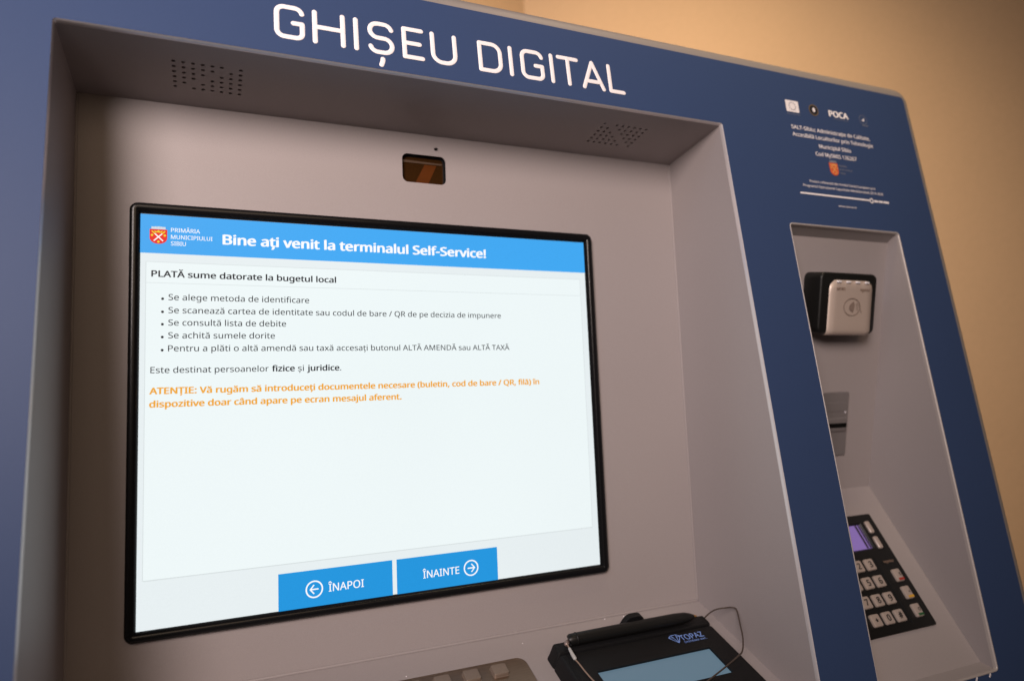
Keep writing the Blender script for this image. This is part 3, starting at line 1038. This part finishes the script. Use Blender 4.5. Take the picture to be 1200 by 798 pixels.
ringo = circle(ccx, ccy, 0.0245, 40, 0.0190); ringi = circle(ccx, ccy, 0.0230, 40, 0.0176)
mb.sheet(SIDE_BACK, ringo, [ringi], ZC)
mb.sheet(SIDE_BACK, [(ccx - .0085, ccy + .0015), (ccx - .004, ccy + .007), (ccx + .003, ccy + .0115), (ccx + .006, ccy + .009), (ccx + .0075, ccy + .002),
                     (ccx + .0055, ccy - .006), (ccx + .0035, ccy - .0115), (ccx - .003, ccy - .008), (ccx - .008, ccy - .004)], [], ZC + 0.0002)
for rr_ in (0.012, 0.0165):
    a = arc(ccx + 0.002, ccy, rr_, rr_, -28, 38, 8); b = arc(ccx + 0.002, ccy, rr_ - 0.0012, rr_ - 0.0012, 38, -28, 8)
    mb.sheet(SIDE_BACK, a + b, [], ZC + 0.0003)
mb.sheet(SIDE_BACK, [(ccx + .0195, ccy + .006), (ccx + .0205, ccy + .006), (ccx + .0290, ccy - .0120), (ccx + .0278, ccy - .0120)], [], ZC + 0.0004)
mb.build('contactless_symbol', mat('taupe_print', (0.24, 0.18, 0.15), 0.5), rd, smooth=0, fix=False)

# ================================================================== SIGNATURE PAD
sp = empty('signature_pad', SHELF.p(0.74, 0.18, 0))
tag(sp, 'black signature pad with pale blue display, lying on the grey shelf below the touch screen', 'signature pad')
HP = 0.030
XA, XB = 0.5680, 0.9055
L = (0.6150, 0.8585, 0.1634, 0.2310)
mb = MB()
plate(mb, SHELF, XA, XB, 0.1090, 0.3050, 0.005, [(-0.006, 0.0006), (-0.003, 0.012), (0, HP - 0.004), (0.0016, HP - 0.0012), (0.004, HP)], 0, 4, True, False)
mb.sheet(SHELF, rrect(XA, XB, 0.1090, 0.3050, 0.005, 4, 0.004), [rrect(*L, 0.001, 2)], HP)
mb.loops([[SHELF.p(x, y, z) for x, y in rrect(*L, 0.001, 2, i)] for i, z in ((0, HP), (0.0002, HP - 0.0045))], 0, False, False)
mb.build('housing', M['pad_black'], sp)
mb = MB()
plate(mb, SHELF, XA, XB + 0.001, 0.0800, 0.1072, 0.005, [(-0.006, 0.0006), (-0.003, 0.012), (0, HP - 0.002), (0.0015, HP + 0.0008), (0.004, HP + 0.0018)], 0, 4, True, True)
mb.build('pen_rail', M['pad_black'], sp)
mb = MB()
plate(mb, SHELF, L[0], L[1], L[2], L[3], 0.001, [(-0.0005, HP - 0.0060), (-0.0004, HP - 0.0042)], 0, 2, True, True)
mb.build('display', M['pad_lcd'], sp, smooth=0)
mb = MB()   # raised ridge along the left side
for xx in (0.5750, 0.5785):
    tube(mb, [SHELF.p(xx, 0.116, HP), SHELF.p(xx, 0.295, HP)], 0.0010 * S, 8)
mb.build('side_ridge', M['pad_black'], sp)
mb = MB()   # hump behind the pen
for y0_, y1_ in ((0.0690, 0.0810),):
    pts = []
    for k in range(21):
        u = k / 20
        x = 0.700 + 0.086 * u
        h = 0.020 + 0.037 * math.exp(-((u - 0.5) / 0.33) ** 4)
        pts.append((x, h))
    a = [SHELF.p(x, y0_, h) for x, h in pts] + [SHELF.p(0.786, y0_, 0.004), SHELF.p(0.700, y0_, 0.004)]
    b = [SHELF.p(x, y1_, h) for x, h in pts] + [SHELF.p(0.786, y1_, 0.004), SHELF.p(0.700, y1_, 0.004)]
    mb.loops([a, b], 0, True, True)
mb.build('pen_stop', M['pad_black'], sp)
# logo: faceted gem and lettering
mb = MB()
gx, gy = 0.7975, 0.1205
ZG = HP + 0.0005


def bar(p, q, w, z):
    dx, dy = q[0] - p[0], q[1] - p[1]
    l = math.hypot(dx, dy); px, py = -dy / l * w, dx / l * w
    mb.sheet(SHELF, [(p[0] + px, p[1] + py), (p[0] - px, p[1] - py), (q[0] - px, q[1] - py), (q[0] + px, q[1] + py)], [], z)


A_, B_, C_, D_, E_ = (gx - 0.003, gy + 0.002), (gx + 0.004, gy - 0.003), (gx + 0.016, gy - 0.003), (gx + 0.022, gy + 0.002), (gx + 0.010, gy + 0.0185)
mI, nI = (gx + 0.006, gy + 0.003), (gx + 0.014, gy + 0.003)
for i, (p, q) in enumerate(((A_, B_), (B_, C_), (C_, D_), (D_, E_), (E_, A_), (mI, E_), (nI, E_), (mI, B_), (nI, C_), (A_, mI), (D_, nI))):
    bar(p, q, 0.0007, ZG + 0.0002 * (i % 4))
mb.build('gem_emblem', M['logo_blue'], sp, smooth=0, fix=False)
text_obj('maker_name', SHELF, 'TOPAZ', 0.8170, 0.1350, 0.0170, ZG, M['logo_blue'], sp, x1=0.8690, ydir=-1, bold=0.010)
text_obj('maker_name', SHELF, 'SYSTEMS INC.', 0.8180, 0.1425, 0.0052, ZG, M['logo_blue'], sp, x1=0.8700, ydir=-1, bold=0.01)

# ================================================================== STYLUS
st = empty('stylus_pen', SHELF.p(0.74, 0.091, HP + 0.002))
tag(st, 'thick black stylus on a thin cord, lying on the rail of the signature pad', 'stylus')
mb = MB()
PH = HP + 0.0022 + 0.0109
A0 = (0.5955, 0.0925); A1 = (0.8700, 0.0915)
st_r = [(0.0, 0.0002), (0.0005, 0.0088), (0.006, 0.0104), (0.05, 0.0108), (0.55, 0.0112), (0.85, 0.0110), (0.93, 0.0100), (0.975, 0.0076), (1.0, 0.0046)]
path = [SHELF.p(A0[0] + (A1[0] - A0[0]) * t, A0[1] + (A1[1] - A0[1]) * t, HP + 0.0022 + 0.0110 - (0.0110 - max(r, 0.0088)) * 0.5) for t, r in st_r]
tube(mb, path, [r * S for t, r in st_r], 24, caps=2)
mb.build('barrel', M['black'], st, smooth=50)
mb = MB()
c0 = SHELF.p(0.6085, 0.0925, PH)
tube(mb, [c0, SHELF.p(0.6100, 0.0925, PH)], 0.0116 * S, 24, caps=1)
mb.build('collar', M['black'], st)
mb = MB()
tube(mb, [SHELF.p(0.8725, 0.0915, HP + 0.0125), SHELF.p(0.8790, 0.0915, HP + 0.0115)], [0.0032 * S, 0.0018 * S], 12)
mb.build('tip', M['brass'], st)
mb = MB()
tube(mb, [SHELF.p(0.5905, 0.0950, PH - 0.002), SHELF.p(0.5860, 0.1000, PH - 0.0005)], 0.0045 * S, 10)
mb.build('cord_eyelet', mat('dull_metal_eyelet', (0.35, 0.27, 0.25), 0.35, 0.6), st)
cordL = [(0.5860, 0.1000, 0.0450), (0.5849, 0.1077, 0.045), (0.5852, 0.1143, 0.043), (0.5859, 0.1307, 0.038), (0.5891, 0.1444, 0.036), (0.5921, 0.1642, 0.034), (0.5959, 0.1849, 0.033),
         (0.604, 0.215, 0.0325), (0.625, 0.250, 0.0325), (0.665, 0.274, 0.0325), (0.720, 0.270, 0.034), (0.7609, 0.2545, 0.036)]
cordR = [(0.7609, 0.2545, 0.036), (0.7882, 0.2462, 0.04), (0.8124, 0.2384, 0.042), (0.8364, 0.2312, 0.045), (0.8715, 0.2200, 0.050), (0.8902, 0.2114, 0.052), (0.9130, 0.1854, 0.055),
         (0.9340, 0.1519, 0.058), (0.9524, 0.1194, 0.062), (0.9493, 0.1103, 0.062), (0.9366, 0.1057, 0.060), (0.9220, 0.0991, 0.055), (0.9119, 0.0935, 0.045), (0.9040, 0.0903, 0.033)]
mb = MB()
tube(mb, smooth_path([SHELF.p(*c) for c in cordL], 6), 0.0013 * S, 8)
mb.build('cord', M['cord_pale'], st)
mb = MB()
tube(mb, smooth_path([SHELF.p(*c) for c in cordR], 6), 0.0015 * S, 8)
mb.build('cord', M['cord'], st)
mb = MB()
tube(mb, [SHELF.p(0.5850, 0.1140, 0.0435), SHELF.p(0.5857, 0.1260, 0.0400), SHELF.p(0.5863, 0.1330, 0.0385)], [0.0026 * S, 0.0034 * S, 0.0036 * S], 12)
mb.build('crimp_sleeve', M['sleeve'], st)

scene.render.resolution_x = 1024
scene.render.resolution_y = 680
